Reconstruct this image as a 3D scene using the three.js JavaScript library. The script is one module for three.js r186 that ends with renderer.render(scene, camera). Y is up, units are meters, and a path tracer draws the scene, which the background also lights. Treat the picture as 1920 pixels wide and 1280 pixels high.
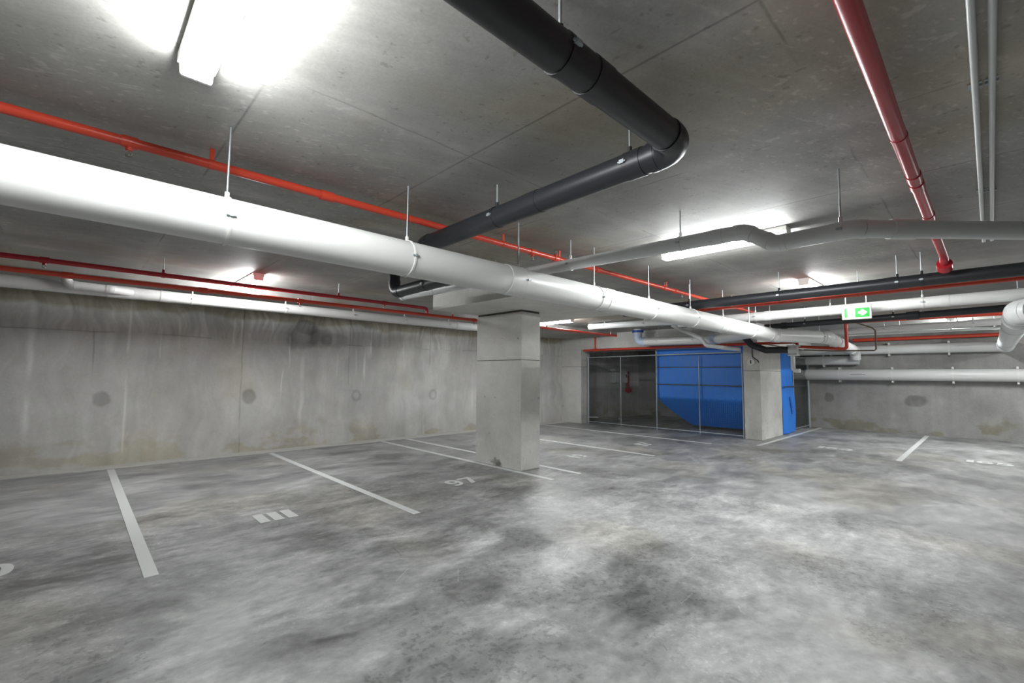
import * as THREE from 'three';
import { mergeGeometries } from 'three/addons/utils/BufferGeometryUtils.js';
import { RoundedBoxGeometry } from 'three/addons/geometries/RoundedBoxGeometry.js';
import { FontLoader } from 'three/addons/loaders/FontLoader.js';
import { TextGeometry } from 'three/addons/geometries/TextGeometry.js';
import { RectAreaLightUniformsLib } from 'three/addons/lights/RectAreaLightUniformsLib.js';

// ------------------------------------------------------------------ camera, light, exposure
RectAreaLightUniformsLib.init();
const scene = new THREE.Scene();
scene.background = new THREE.Color(0x000000);
const camera = new THREE.PerspectiveCamera(2 * Math.atan(640 / 857.62) * 180 / Math.PI, 1.5, 0.05, 80);
camera.rotation.order = 'YXZ';
camera.position.set(0, 1.55, 0);
camera.rotation.set(4.2465 * Math.PI / 180, -43.713 * Math.PI / 180, 0.4724 * Math.PI / 180);
const renderer = new THREE.WebGLRenderer({ antialias: true });
renderer.toneMapping = THREE.LinearToneMapping;
renderer.toneMappingExposure = 3.8;
renderer.shadowMap.enabled = true;
const LAMP_COLOR = new THREE.Color().setRGB(0.97, 0.995, 1.0);
const GLOW = 9, RECT_DOWN = 35, RECT_SIDE = 52;

const C = 2.9;            // slab soffit
const BAND = 2.8;         // thicker slab band along the left wall
const WALL_Z = -10.2, WALL_X = 17.1;

// ------------------------------------------------------------------ helpers
const taken = new Map();
function numbered(n) { const k = taken.get(n) || 0; taken.set(n, k + 1); return k ? `${n}_${String(k).padStart(3, '0')}` : n; }
function shade(o) { o.traverse((m) => { if (m.isMesh) { m.castShadow = true; m.receiveShadow = true; } }); return o; }
function mesh(name, geo, mat, parent) {
  const m = new THREE.Mesh(geo, mat); m.castShadow = m.receiveShadow = true;
  if (parent) { m.name = name; parent.add(m); } else { m.name = numbered(name); scene.add(m); }
  return m;
}
function thing(name, label, category, group) {
  const g = new THREE.Group(); g.name = numbered(name); scene.add(g);
  g.userData = { label, category }; if (group) g.userData.group = group;
  return g;
}
function structure(o, label) { o.userData.kind = 'structure'; if (label) { o.userData.label = label; o.userData.category = 'structure'; } return o; }
const V = (x, y, z) => new THREE.Vector3(x, y, z);
const UPV = V(0, 1, 0);
function box(x0, x1, y0, y1, z0, z1) { const g = new THREE.BoxGeometry(x1 - x0, y1 - y0, z1 - z0); g.translate((x0 + x1) / 2, (y0 + y1) / 2, (z0 + z1) / 2); return g; }
function rbox(x0, x1, y0, y1, z0, z1, r = 0.006, s = 2) { const g = new RoundedBoxGeometry(x1 - x0, y1 - y0, z1 - z0, s, r); g.translate((x0 + x1) / 2, (y0 + y1) / 2, (z0 + z1) / 2); return g; }
function orient(geo, p, dir) { geo.applyQuaternion(new THREE.Quaternion().setFromUnitVectors(UPV, dir.clone().normalize())); geo.translate(p.x, p.y, p.z); return geo; }
function cyl(a, b, r, n = 16, r2 = r) { const d = b.clone().sub(a); return orient(new THREE.CylinderGeometry(r2, r, d.length(), n), a.clone().add(b).multiplyScalar(0.5), d); }
// uv by world position on the plane of each face, in metres / size
function planarUV(geo, u, v) {
  const p = geo.attributes.position, uv = new Float32Array(p.count * 2), q = V(0, 0, 0);
  for (let i = 0; i < p.count; i++) { q.fromBufferAttribute(p, i); uv[2 * i] = u(q); uv[2 * i + 1] = v(q); }
  geo.setAttribute('uv', new THREE.BufferAttribute(uv, 2)); return geo;
}
function metreUV(geo, size = 4) {
  const g = geo.index ? geo.toNonIndexed() : geo, p = g.attributes.position, n = g.attributes.normal, uv = new Float32Array(p.count * 2);
  for (let i = 0; i < p.count; i++) {
    const ax = Math.abs(n.getX(i)), ay = Math.abs(n.getY(i)), az = Math.abs(n.getZ(i));
    const x = p.getX(i), y = p.getY(i), z = p.getZ(i);
    const [a, b] = ay >= ax && ay >= az ? [x, z] : ax >= az ? [z, y] : [x, y];
    uv[2 * i] = a / size; uv[2 * i + 1] = b / size;
  }
  g.setAttribute('uv', new THREE.BufferAttribute(uv, 2)); return g;
}
let seed = 20240511;
const rnd = () => { seed = (seed * 1664525 + 1013904223) >>> 0; return seed / 4294967296; };
// value noise
const PERM = new Uint8Array(512), VAL = new Float32Array(256);
{ const a = [...Array(256).keys()]; for (let i = 255; i > 0; i--) { const j = Math.floor(rnd() * (i + 1)); [a[i], a[j]] = [a[j], a[i]]; } for (let i = 0; i < 512; i++) PERM[i] = a[i & 255]; for (let i = 0; i < 256; i++) VAL[i] = rnd(); }
function noise(x, y) {
  const xi = Math.floor(x), yi = Math.floor(y); let fx = x - xi, fy = y - yi; const X = xi & 255, Y = yi & 255;
  fx = fx * fx * fx * (fx * (fx * 6 - 15) + 10); fy = fy * fy * fy * (fy * (fy * 6 - 15) + 10);
  const a = PERM[X] + Y, b = PERM[X + 1] + Y;
  const v00 = VAL[PERM[a & 511]], v10 = VAL[PERM[b & 511]], v01 = VAL[PERM[(a + 1) & 511]], v11 = VAL[PERM[(b + 1) & 511]];
  return (v00 + (v10 - v00) * fx) * (1 - fy) + (v01 + (v11 - v01) * fx) * fy;
}
function fbm(x, y, o) { let s = 0, a = 0.5, t = 0; for (let i = 0; i < o; i++) { s += a * noise(x, y); t += a; x = x * 2.03 + 17.3; y = y * 2.03 + 9.1; a *= 0.52; } return s / t; }
const sst = (a, b, x) => { const t = Math.min(1, Math.max(0, (x - a) / (b - a))); return t * t * (3 - 2 * t); };
function makeTexture(w, h, fn, srgb = true, wrap = THREE.ClampToEdgeWrapping) {
  const d = new Uint8Array(w * h * 4); let k = 0;
  for (let j = 0; j < h; j++) for (let i = 0; i < w; i++) {
    const c = fn((i + 0.5) / w, (j + 0.5) / h);
    d[k++] = Math.max(0, Math.min(255, c[0])); d[k++] = Math.max(0, Math.min(255, c[1])); d[k++] = Math.max(0, Math.min(255, c[2])); d[k++] = 255;
  }
  const t = new THREE.DataTexture(d, w, h); t.magFilter = THREE.LinearFilter; t.minFilter = THREE.LinearMipmapLinearFilter; t.generateMipmaps = true;
  t.wrapS = t.wrapT = wrap; if (srgb) t.colorSpace = THREE.SRGBColorSpace; t.needsUpdate = true; return t;
}
const OUT = [0, 0, 0];

// ------------------------------------------------------------------ concrete textures
// stains and pale trowelled patches of the floor: x, z, radius x, radius z, tone
const FLOOR_PATCHES = [
  [2.16, -2.69, .22, .18, -44], [2.25, -2.5, .14, .2, -30], [4.27, -4.44, .42, .3, -40], [2.84, -5.21, .4, .3, -22], [1.92, -4.31, .6, .3, -26], [1.08, -2.98, .5, .35, -26], [.51, -3.95, .6, .5, -22],
  [-.03, -5.27, .6, .5, -34], [.25, -6.23, .5, .3, -18], [3.49, -1.9, .7, .45, -24], [2.66, -1.6, .55, .4, -22], [4.9, -2.01, .9, .6, 16], [2.67, -2.53, .5, .22, 22],
  [7.44, -5, 1.2, .8, 14], [2.7, -6.86, .9, .5, 14], [7.31, -1.52, 1.2, .5, 14], [6.35, -.68, .9, .4, 12], [4.47, -.1, .9, .5, -22], [3.46, -4.98, .3, .2, -24], [2.96, -3.77, .5, .25, -28],
  [2.29, -3.79, .5, .2, -26], [.94, -2.75, .3, .2, -30], [1.6, -2.45, .5, .2, 16], [1.04, -5.11, .5, .35, 8], [3.36, -3.19, .6, .45, -30], [4.6, -3.2, .5, .7, 18], [.9, -4.1, .5, .2, -18], [1.9, -2.1, .3, .3, 14], [3.2, -2.5, .5, .3, 12],
];
function floorTone(x, z) {
  const wx = fbm(x * 1.1 + 5, z * 1.1, 3) - 0.5, wz = fbm(x * 1.1, z * 1.1 + 40, 3) - 0.5;
  const X = x + wx * 0.35, Z = z + wz * 0.35;
  const a = fbm(X * 0.5 + 3, Z * 0.6, 3), b = fbm(X * 1.8 + 31, Z * 2.9 + 7, 6), c = fbm(X * 5.5 + 3, Z * 11, 5);
  const e = fbm(X * 1.3 + 77, Z * 1.9 + 13, 6);
  let v = 157 + (a - 0.5) * 36 + (b - 0.5) * 50 + (c - 0.5) * 58;
  v -= 28 * sst(0.46, 0.76, e + (c - 0.5) * 0.2);
  v += 9 * sst(0.56, 0.72, fbm(X * 1.4 + 140, Z * 2.2 + 90, 5));
  for (const [px, pz, rx, rz, t] of FLOOR_PATCHES) {
    const dx = (X - px) / rx, dz = (Z - pz) / rz, d = dx * dx + dz * dz;
    if (d < 2.6) v += 0.75 * t * (1 - sst(0.1, 1.8, d + (b - 0.5) * 1.2 + (c - 0.5) * 0.6));
  }
  return [v, b, c, e];
}
function floorColor(x, z, fine) {
  const [v0, b, c, e] = floorTone(x, z); let v = v0;
  if (fine) {
    const s = fbm(x * 38 + 9, z * 38, 4);
    v -= 24 * sst(0.56, 0.72, s) * sst(0.5, 0.64, e + 0.25 * (c - 0.5));
    v += 16 * sst(0.68, 0.8, fbm(x * 60, z * 60 + 70, 2)) * sst(0.5, 0.6, b) + (fbm(x * 17 + 40, z * 24, 3) - 0.5) * 30;
    v += (noise(x * 160, z * 160) - 0.5) * 8 + (s - 0.5) * 14;
    for (const [x0, z0, cs, sn, len, t] of SCRATCH) {
      const dx = x - x0, dz = z - z0, u = dx * cs + dz * sn, w = -dx * sn + dz * cs;
      if (u > 0 && u < len && w < 0.0035 && w > -0.0035) v += t;
    }
  }
  const warm = sst(0.55, 0.75, a2(x, z));
  OUT[0] = v + warm * 2; OUT[1] = v + 0.5; OUT[2] = v - warm * 5; return OUT;
}
const a2 = (x, z) => fbm(x * 0.8 + 200, z * 0.8, 2);
const SCRATCH = [];
for (let i = 0; i < 26; i++) SCRATCH.push([0.5 + rnd() * 4.5, -5 + rnd() * 4.5, ...((q) => [Math.cos(q), Math.sin(q)])(rnd() * Math.PI), 0.05 + rnd() * 0.22, rnd() < 0.6 ? 26 : -26]);
const NEAR = { x0: -1.5, x1: 6.5, z0: -6.5, z1: 1.5 }, FAR = { x0: -6, x1: 17.3, z0: -9.85, z1: 7 };
const mapFor = (R, w, h, fn) => makeTexture(w, h, (u, v) => fn(R.x0 + u * (R.x1 - R.x0), R.z0 + v * (R.z1 - R.z0)));
const uvFor = (R) => [(q) => (q.x - R.x0) / (R.x1 - R.x0), (q) => (q.z - R.z0) / (R.z1 - R.z0)];
const floorNearMap = mapFor(NEAR, 1728, 1728, (x, z) => floorColor(x, z, true));
const floorFarMap = mapFor(FAR, 1408, 1024, (x, z) => floorColor(x, z, false));
const floorRough = (x, z) => { const [, b, c, e] = floorTone(x, z); const r = 255 * (0.47 + 0.2 * (b - 0.5) + 0.16 * (c - 0.5) + 0.1 * sst(0.55, 0.7, e)); OUT[0] = OUT[1] = OUT[2] = r; return OUT; };
const roughFor = (R, w, h) => { const t = makeTexture(w, h, (u, v) => floorRough(R.x0 + u * (R.x1 - R.x0), R.z0 + v * (R.z1 - R.z0)), false); return t; };
const floorNearRough = roughFor(NEAR, 640, 640), floorFarRough = roughFor(FAR, 640, 448);

// ceiling: board-marked slab with formwork seams
const SEAM_X = [-2.83, -1.7, -0.57, 0.57, 1.7, 2.85, 3.95, 5.1, 6.24, 7.38, 8.5, 9.65, 10.8, 11.95], SEAM_Z = [-7.1, -5.47, -3.82, -2.17, -0.51, 1.14, 2.8, 4.4];
function ceilColor(x, z, fine) {
  const a = fbm(x * 0.6 + 11, z * 0.6 + 3, 4), b = fbm(x * 2.4, z * 2.4 + 19, 4), g = fbm(x * 3 + z * 1.5, z * 26 - x * 11, 3);
  let v = 152 + (a - 0.5) * 46 + (b - 0.5) * 34 + (g - 0.5) * 10;
  let br = sst(0.56, 0.74, fbm(x * 0.9 + 50, z * 0.9 + 31, 4)) * 1.0;
  const jag = (fbm(x * 5, z * 5, 3) - 0.5) * 0.02;
  let line = 0, halo = 0;
  for (const s of SEAM_X) { const d = Math.abs(x - s + jag * 0.3); if (d < 0.12) { line = Math.max(line, 1 - sst(0.003, 0.009, d)); halo = Math.max(halo, (1 - sst(0.02, 0.11, d + jag * 3)) * 0.7); } }
  for (const s of SEAM_Z) { const d = Math.abs(z - s + jag); if (d < 0.14) { line = Math.max(line, (1 - sst(0.003, 0.008, d)) * 0.8); halo = Math.max(halo, 1 - sst(0.02, 0.12, d + jag * 3)); } }
  v += halo * (8 + 18 * (b - 0.4)); v -= line * 34 * sst(0.3, 0.6, fbm(x * 2 + 7, z * 2, 3));
  if (fine) {
    v += 20 * sst(0.66, 0.78, fbm(x * 20 + z * 9, z * 44 - x * 20, 3)) * sst(0.45, 0.62, a);
    v -= 20 * sst(0.77, 0.83, fbm(x * 30 + 90, z * 30, 3));
    v += (noise(x * 130, z * 130) - 0.5) * 10;
  }
  OUT[0] = v + br * 2; OUT[1] = v - 1 - br * 2; OUT[2] = v - 5 - br * 11; return OUT;
}
const CN = { x0: -1.2, x1: 6.8, z0: -6.5, z1: 1.5 }, CF = { x0: -6, x1: 17.3, z0: -10.4, z1: 7 };
const ceilNearMap = mapFor(CN, 1600, 1600, (x, z) => ceilColor(x, z, true));
const ceilFarMap = mapFor(CF, 1536, 1024, (x, z) => ceilColor(x, z, false));

// left retaining wall: run-down streaks, lime bloom, tie-hole patches, damp stains
const BLOOM = [[-.5, .05, .2, 2.55, 34], [.66, .02, .1, 2.75, 34], [.42, .07, 1.7, 2.6, 20], [2.25, .03, 2.15, 2.6, 34], [2.37, .025, 2.15, 2.6, 40], [2.95, .03, 2.1, 2.6, 36], [3.28, .015, 1.75, 2.35, 44], [3.55, .05, .1, 1.9, 26], [3.42, .02, .2, 1.9, 30], [3.15, .012, 1.2, 1.6, 40], [4.3, .02, 1.1, 2.0, 18],
  [5.02, .07, 2.0, 2.6, 34], [4.95, .025, 1.55, 2.2, 46], [5.12, .02, 2.1, 2.6, 44], [4.72, .02, 1.6, 2.1, 22], [6.0, .03, 2.1, 2.5, 30], [6.5, .02, 2.0, 2.5, 30], [6.95, .04, 1.5, 2.0, 26], [7.25, .02, 2.1, 2.5, 30], [7.6, .02, 2.1, 2.55, 30], [8.0, .02, 2.05, 2.5, 34], [6.6, .04, 0, .5, 28], [8.2, .05, .6, 1.4, 20], [1.1, .015, 1.9, 2.3, 34], [1.35, .015, 2.0, 2.5, 30], [-.9, .08, 2.2, 2.5, 20], [9.4, .05, .3, 2.2, 22], [10.6, .04, .6, 2.4, 22]];
function wallColor(x, y) {
  const xw = x + (fbm(x * 0.9, y * 1.3 + 400, 3) - 0.5) * 0.5, st = fbm(xw * 3.2 + 3, y * 0.45, 5), s2 = fbm(xw * 17, y * 1.1 + 30, 3), a = fbm(x * 0.8, y * 0.9 + 9, 4), b = fbm(x * 4, y * 4, 4), gr = noise(x * 60, y * 60);
  let v = 203 + (st - 0.5) * 30 + (s2 - 0.5) * 10 + (a - 0.5) * 36 + (b - 0.5) * 18 + (gr - 0.5) * 7, w = 0;
  // top pour above the cold joint
  const joint = 2.22 + (fbm(x * 1.5, 3, 3) - 0.5) * 0.06;
  if (y > joint) v += (s2 - 0.45) * 34 - 4;
  v -= 26 * (1 - sst(0.004, 0.016, Math.abs(y - joint))) * sst(0.35, 0.6, noise(x * 3, 8));
  for (let k = -3; k < 8; k++) { const d = Math.abs(x - (0.22 + 2.18 * k) + (fbm(y * 1.2, k, 2) - 0.5) * 0.05); if (d < 0.03) v -= 30 * (1 - sst(0.004, 0.014, d)) * sst(0.3, 0.55, noise(k * 7, y * 2)); }
  for (const [x0, wd, y0, y1, t] of BLOOM) {
    const d = Math.abs(x - x0 + (fbm(y * 1.4 + x0 * 9, x0, 3) - 0.5) * 0.09) / wd;
    if (d < 1.4 && y > y0 - 0.2 && y < y1 + 0.1) v += t * 0.75 * sst(0.25, 0.6, noise(x0 * 31, y * 2.3)) * (1 - sst(0.1, 1.35, d + (b - 0.5) * 0.9 + (s2 - 0.5) * 0.9)) * sst(y0 - 0.2, y0 + 0.1, y) * (1 - sst(y1 - 0.05, y1 + 0.08, y));
  }
  // tie-hole patches
  for (const [px, py, r, t] of [[.36, 1.11, .12, -30], [2.55, 1.07, .13, -38], [4.77, 1.06, .12, -22], [6.89, 1.03, .13, -24]]) { const d = Math.hypot(x - px, (y - py) * 0.85) / r; if (d < 1.6) v += t * (1 - sst(0.75, 1.15, d + (b - 0.5) * 0.5)) * (t < -25 ? 1 : sst(0.3, 0.8, d)); }
  // dark damp blotches under the slab
  for (const [px, py, rx, ry, t] of [[3.52, 2.38, .34, .33, -26], [3.6, 2.55, .25, .16, -24], [4.25, 2.3, .35, .16, -18], [3.9, 2.32, .25, .2, -16]]) { const dx = (x - px) / rx, dy = (y - py) / ry, d = dx * dx + dy * dy; if (d < 2) v += t * (1 - sst(0.6, 1.25, d + (b - 0.5) * 0.7)); }
  // mould line below the slab and rust-brown film at the foot, ragged edges
  const rag = fbm(x * 2.5, 60, 4);
  const top = sst(2.5 + rag * 0.16, 2.62 + rag * 0.12, y + (b - 0.5) * 0.12);
  const foot = sst(0.52, 0.66, fbm(x * 1.6 + 5, y * 3 + 70, 4)) * (y < 0.9 ? 1 : 0) * (1 - sst(0.2, 0.7, y + (b - 0.5) * 0.4));
  const rust = sst(0.6, 0.75, fbm(x * 1.3 + 33, y * 0.6 + 11, 4)) * 0.7;
  v -= top * (30 + 24 * (b - 0.3)); w += top * 1.1 + foot * 0.9 + rust * 0.6; v -= foot * 14;
  OUT[0] = v + w * 2; OUT[1] = v - 0.5 - w * 2; OUT[2] = v - 4 - w * 14; return OUT;
}
const WL = { x0: -6, x1: 17.3 };
const wallLeftMap = makeTexture(2048, 512, (u, v) => wallColor(WL.x0 + u * (WL.x1 - WL.x0), v * 2.9));
// grey wall at the far end
function wallRightColor(z, y) {
  const a = fbm(z * 0.9 + 70, y * 1.2, 4), st = fbm(z * 7, y * 0.5 + 3, 3), b = fbm(z * 4 + 7, y * 4, 4), gr = noise(z * 55, y * 55);
  let v = 160 + (a - 0.5) * 38 + (st - 0.5) * 14 + (b - 0.5) * 20 + (gr - 0.5) * 8, w = 0;
  for (const [px, py, rx, ry, t] of [[-3.53, .95, .14, .16, -30], [-1.5, .93, .26, .18, -34], [1.2, .95, .2, .16, -30]]) { const dx = (z - px) / rx, dy = (y - py) / ry, d = dx * dx + dy * dy; if (d < 2) v += t * (1 - sst(0.5, 1.3, d + (b - 0.5) * 0.7)); }
  const foot = sst(0.5, 0.64, fbm(z * 1.6 + 5, y * 3 + 20, 4)) * (1 - sst(0.15, 0.6, y + (b - 0.5) * 0.4));
  v -= foot * 16; w += foot;
  OUT[0] = v; OUT[1] = v - 1 - w * 2; OUT[2] = v - 4 - w * 14; return OUT;
}
const WR = { z0: -10.4, z1: 7 };
const wallRightMap = makeTexture(1536, 384, (u, v) => wallRightColor(WR.z0 + u * (WR.z1 - WR.z0), v * 2.9));
// plain cast concrete, 4 m tile
const tileNoise = (u, v, f, o, s) => { const t = (x, y) => fbm(x * f + s, y * f + s, o); const a = sst(0, 1, u), b = sst(0, 1, v); return (t(u, v) * (1 - a) + t(u - 1, v) * a) * (1 - b) + (t(u, v - 1) * (1 - a) + t(u - 1, v - 1) * a) * b; };
const COLUMN_MARKS = [[-5.93, 0.07, .13, .07, -52], [-5.86, 0.03, .1, .05, -40], [-6.25, 1.17, .04, .014, -40], [-5.98, 1.17, .03, .012, -26], [-5.42, 2.17, .025, .02, -45], [-5.8, 2.19, .02, .014, -30]];
const castTone = (u, v) => {
  const a = tileNoise(u, v, 5, 4, 300), b = tileNoise(u, v, 22, 4, 340), c = noise(u * 300, v * 300);
  let t = 203 + (a - 0.5) * 42 + (b - 0.5) * 26 + (c - 0.5) * 9; t -= 12 * sst(0.74, 0.82, tileNoise(u, v, 60, 2, 380));
  OUT[0] = t; OUT[1] = t - 1; OUT[2] = t - 6; return OUT;
};
const castMap = makeTexture(1024, 1024, castTone, true, THREE.RepeatWrapping);
const columnMap = makeTexture(1024, 1024, (u, v) => {
  castTone(u, v); const z = u * 4 - 8, y = v * 4, n = (noise(u * 130, v * 130) - 0.5);
  for (const [mz, my, rz, ry, t] of COLUMN_MARKS) { const a = (z - mz) / rz, b = (y - my) / ry, d = a * a + b * b; if (d < 3) { const k = t * (1 - sst(0.4, 1.3, d + n * 1.2)); OUT[0] += k; OUT[1] += k; OUT[2] += k; } }
  return OUT;
}, true, THREE.RepeatWrapping);
const grainBump = makeTexture(512, 512, (u, v) => { const t = 255 * (0.55 * tileNoise(u, v, 60, 3, 500) + 0.45 * tileNoise(u, v, 16, 3, 520)); OUT[0] = OUT[1] = OUT[2] = t; return OUT; }, false, THREE.RepeatWrapping);
const bumpAt = (rx, ry) => { const t = grainBump.clone(); t.repeat.set(rx, ry); t.needsUpdate = true; return t; };

// ------------------------------------------------------------------ materials
const M = {
  floorNear: new THREE.MeshStandardMaterial({ map: floorNearMap, roughnessMap: floorNearRough, roughness: 1, bumpMap: bumpAt(6, 6), bumpScale: 0.0012 }),
  floorFar: new THREE.MeshStandardMaterial({ map: floorFarMap, roughnessMap: floorFarRough, roughness: 1, bumpMap: bumpAt(17, 13), bumpScale: 0.0012 }),
  ceilNear: new THREE.MeshStandardMaterial({ map: ceilNearMap, roughness: 0.66, bumpMap: bumpAt(5, 5), bumpScale: 0.0007 }),
  ceilFar: new THREE.MeshStandardMaterial({ map: ceilFarMap, roughness: 0.66, bumpMap: bumpAt(14, 11), bumpScale: 0.0007 }),
  wallLeft: new THREE.MeshStandardMaterial({ map: wallLeftMap, roughness: 0.85, bumpMap: bumpAt(17, 2), bumpScale: 0.002 }),
  wallRight: new THREE.MeshStandardMaterial({ map: wallRightMap, roughness: 0.85, bumpMap: bumpAt(13, 2), bumpScale: 0.002 }),
  cast: new THREE.MeshStandardMaterial({ map: castMap, roughness: 0.82, bumpMap: bumpAt(3, 3), bumpScale: 0.0015 }),
  castColumn: new THREE.MeshStandardMaterial({ map: columnMap, roughness: 0.82, bumpMap: bumpAt(3, 3), bumpScale: 0.0015 }),
  gap: new THREE.MeshStandardMaterial({ color: 0x55544e, roughness: 0.95 }),
  paint: new THREE.MeshStandardMaterial({ color: 0xdcdedc, roughness: 0.6 }),
  pvc: new THREE.MeshPhysicalMaterial({ color: 0xdcdddb, roughness: 0.34 }),
  pvcGrey: new THREE.MeshPhysicalMaterial({ color: 0xd9dcdc, roughness: 0.36 }),
  pvcBlue: new THREE.MeshPhysicalMaterial({ color: 0xc6d3ea, roughness: 0.34 }),
  blueCollar: new THREE.MeshPhysicalMaterial({ color: 0x2a4fae, roughness: 0.4 }),
  red: new THREE.MeshPhysicalMaterial({ color: 0xce4630, roughness: 0.32 }),
  deepRed: new THREE.MeshPhysicalMaterial({ color: 0xb82a34, roughness: 0.3 }),
  black: new THREE.MeshPhysicalMaterial({ color: 0x2b2d31, roughness: 0.4 }),
  steel: new THREE.MeshStandardMaterial({ color: 0xb9c0c2, metalness: 0.75, roughness: 0.42 }),
  galv: new THREE.MeshStandardMaterial({ color: 0xaab2b6, metalness: 0.5, roughness: 0.45 }),
  wire: new THREE.MeshStandardMaterial({ color: 0x5f6668, metalness: 0.4, roughness: 0.5 }),
  whiteMetal: new THREE.MeshStandardMaterial({ color: 0xe2e2de, roughness: 0.45 }),
  greyMetal: new THREE.MeshStandardMaterial({ color: 0xcdd0d0, roughness: 0.5 }),
  dark: new THREE.MeshStandardMaterial({ color: 0x26282a, roughness: 0.6 }),
  blue: new THREE.MeshPhysicalMaterial({ color: 0x2f84ea, roughness: 0.5, side: THREE.DoubleSide }),
  blueTape: new THREE.MeshStandardMaterial({ color: 0x2260b4, roughness: 0.5 }),
  brass: new THREE.MeshStandardMaterial({ color: 0x8a8478, metalness: 0.8, roughness: 0.4 }),
  glow: new THREE.MeshStandardMaterial({ color: 0xf4f4f0, emissive: LAMP_COLOR, emissiveIntensity: GLOW, roughness: 0.5 }),
  brown: new THREE.MeshStandardMaterial({ color: 0x6d5c4c, roughness: 0.7 }),
};

// ------------------------------------------------------------------ the setting
{
  const fl = new THREE.Group(); fl.name = numbered('floor'); scene.add(fl); structure(fl, 'grey power-trowelled concrete car park floor with dark mottled stains');
  mesh('slab', planarUV(box(NEAR.x0, NEAR.x1, -0.25, 0, NEAR.z0, NEAR.z1), ...uvFor(NEAR)), M.floorNear, fl);
  const parts = [box(FAR.x0, NEAR.x0, -0.25, 0, FAR.z0, FAR.z1), box(NEAR.x1, FAR.x1, -0.25, 0, FAR.z0, FAR.z1), box(NEAR.x0, NEAR.x1, -0.25, 0, FAR.z0, NEAR.z0), box(NEAR.x0, NEAR.x1, -0.25, 0, NEAR.z1, FAR.z1)];
  mesh('slab', planarUV(mergeGeometries(parts), ...uvFor(FAR)), M.floorFar, fl);
  const k = mesh('edge_strip', metreUV(box(FAR.x0, FAR.x1, -0.25, 0.012, -10.45, FAR.z0), 4), M.cast, fl);
  k.userData.label = 'pale smooth concrete strip along the foot of the wall';

  const ce = new THREE.Group(); ce.name = numbered('ceiling'); scene.add(ce); structure(ce, 'board-marked concrete slab soffit with formwork seams');
  mesh('slab', planarUV(box(CN.x0, CN.x1, C, 3.3, CN.z0, CN.z1), ...uvFor(CN)), M.ceilNear, ce);
  const cp = [box(CF.x0, CN.x0, C, 3.3, -7.95, CF.z1), box(CN.x1, CF.x1, C, 3.3, -7.95, CF.z1), box(CN.x0, CN.x1, C, 3.3, -7.95, CN.z0), box(CN.x0, CN.x1, C, 3.3, CN.z1, CF.z1)];
  mesh('slab', planarUV(mergeGeometries(cp), ...uvFor(CF)), M.ceilFar, ce);
  mesh('slab_band', planarUV(box(CF.x0, CF.x1, BAND, 3.3, -10.45, -7.95), ...uvFor(CF)), M.ceilFar, ce);
  const dp = mesh('drop_panel', metreUV(box(4.35, 6.95, 2.645, 2.95, -6.5, -4.15), 4), M.cast, ce); dp.userData.label = 'thickened slab panel over the column';

  const wl = mesh('wall_left', planarUV(box(-6.2, 17.4, -0.2, BAND + 0.1, -10.5, WALL_Z), (q) => (q.x - WL.x0) / (WL.x1 - WL.x0), (q) => q.y / 2.9), M.wallLeft); structure(wl, 'stained concrete retaining wall with white lime streaks');
  const wr = mesh('wall_right', planarUV(box(WALL_X, 17.4, -0.2, C + 0.05, -10.2, 7.2), (q) => (q.z - WR.z0) / (WR.z1 - WR.z0), (q) => q.y / 2.9), M.wallRight); structure(wr, 'grey concrete end wall behind the white wall pipes');
  structure(mesh('wall_near', metreUV(box(-6.2, WALL_X, -0.2, C + 0.05, 6.8, 7.1), 4), M.cast), 'plain concrete wall opposite the stained wall');
  structure(mesh('wall_back', metreUV(box(-6.3, -6, -0.2, C + 0.05, -10.2, 6.8), 4), M.cast), 'plain concrete wall opposite the storage cage');
}
// deep beam over the storage cage, and its return
{
  const b = thing('concrete_beam', 'deep concrete beam above the wire storage cage', 'beam');
  mesh('beam_face', metreUV(rbox(12.1, 12.62, 2.42, C + 0.04, -10.2, -3.94, 0.012), 4), M.cast, b);
  const c = thing('concrete_beam', 'concrete beam above the side fence with the blue sheet', 'beam');
  mesh('beam_face', metreUV(rbox(12.63, 17.1, 2.42, C + 0.04, -4.4, -3.96, 0.012), 4), M.cast, c);
  const p = thing('wall_pier', 'short concrete pier between the stained wall and the storage cage', 'pier');
  mesh('pier_lower', metreUV(rbox(12.12, 12.6, 0, 1.86, -10.2, -9.36, 0.012), 4), M.cast, p);
  mesh('pier_upper', metreUV(rbox(12.12, 12.6, 1.866, 2.42, -10.2, -9.36, 0.012), 4), M.cast, p);
}
function column(label, x0, x1, z0, z1, h, joint, mat = M.cast) {
  const g = thing('concrete_column', label, 'column');
  mesh('lower_lift', metreUV(rbox(x0, x1, 0, joint - 0.003, z0, z1, 0.014), 4), mat, g);
  mesh('upper_lift', metreUV(rbox(x0, x1, joint + 0.003, h - 0.03, z0, z1, 0.014), 4), mat, g);
  mesh('joint', box(x0 + 0.012, x1 - 0.012, joint - 0.01, joint + 0.01, z0 + 0.012, z1 - 0.012), M.gap, g);
  mesh('head_joint', box(x0 + 0.015, x1 - 0.015, h - 0.035, h, z0 + 0.015, z1 - 0.015), M.gap, g);
  return g;
}
column('free-standing concrete blade column on the white bay line beside bay 97', 5.32, 5.78, -6.5, -5.34, 2.645, 1.81, M.castColumn);
column('concrete blade column between the wire cage and the side fence with the blue sheet', 12.35, 13.98, -4.37, -3.97, 2.42, 1.72);

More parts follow.
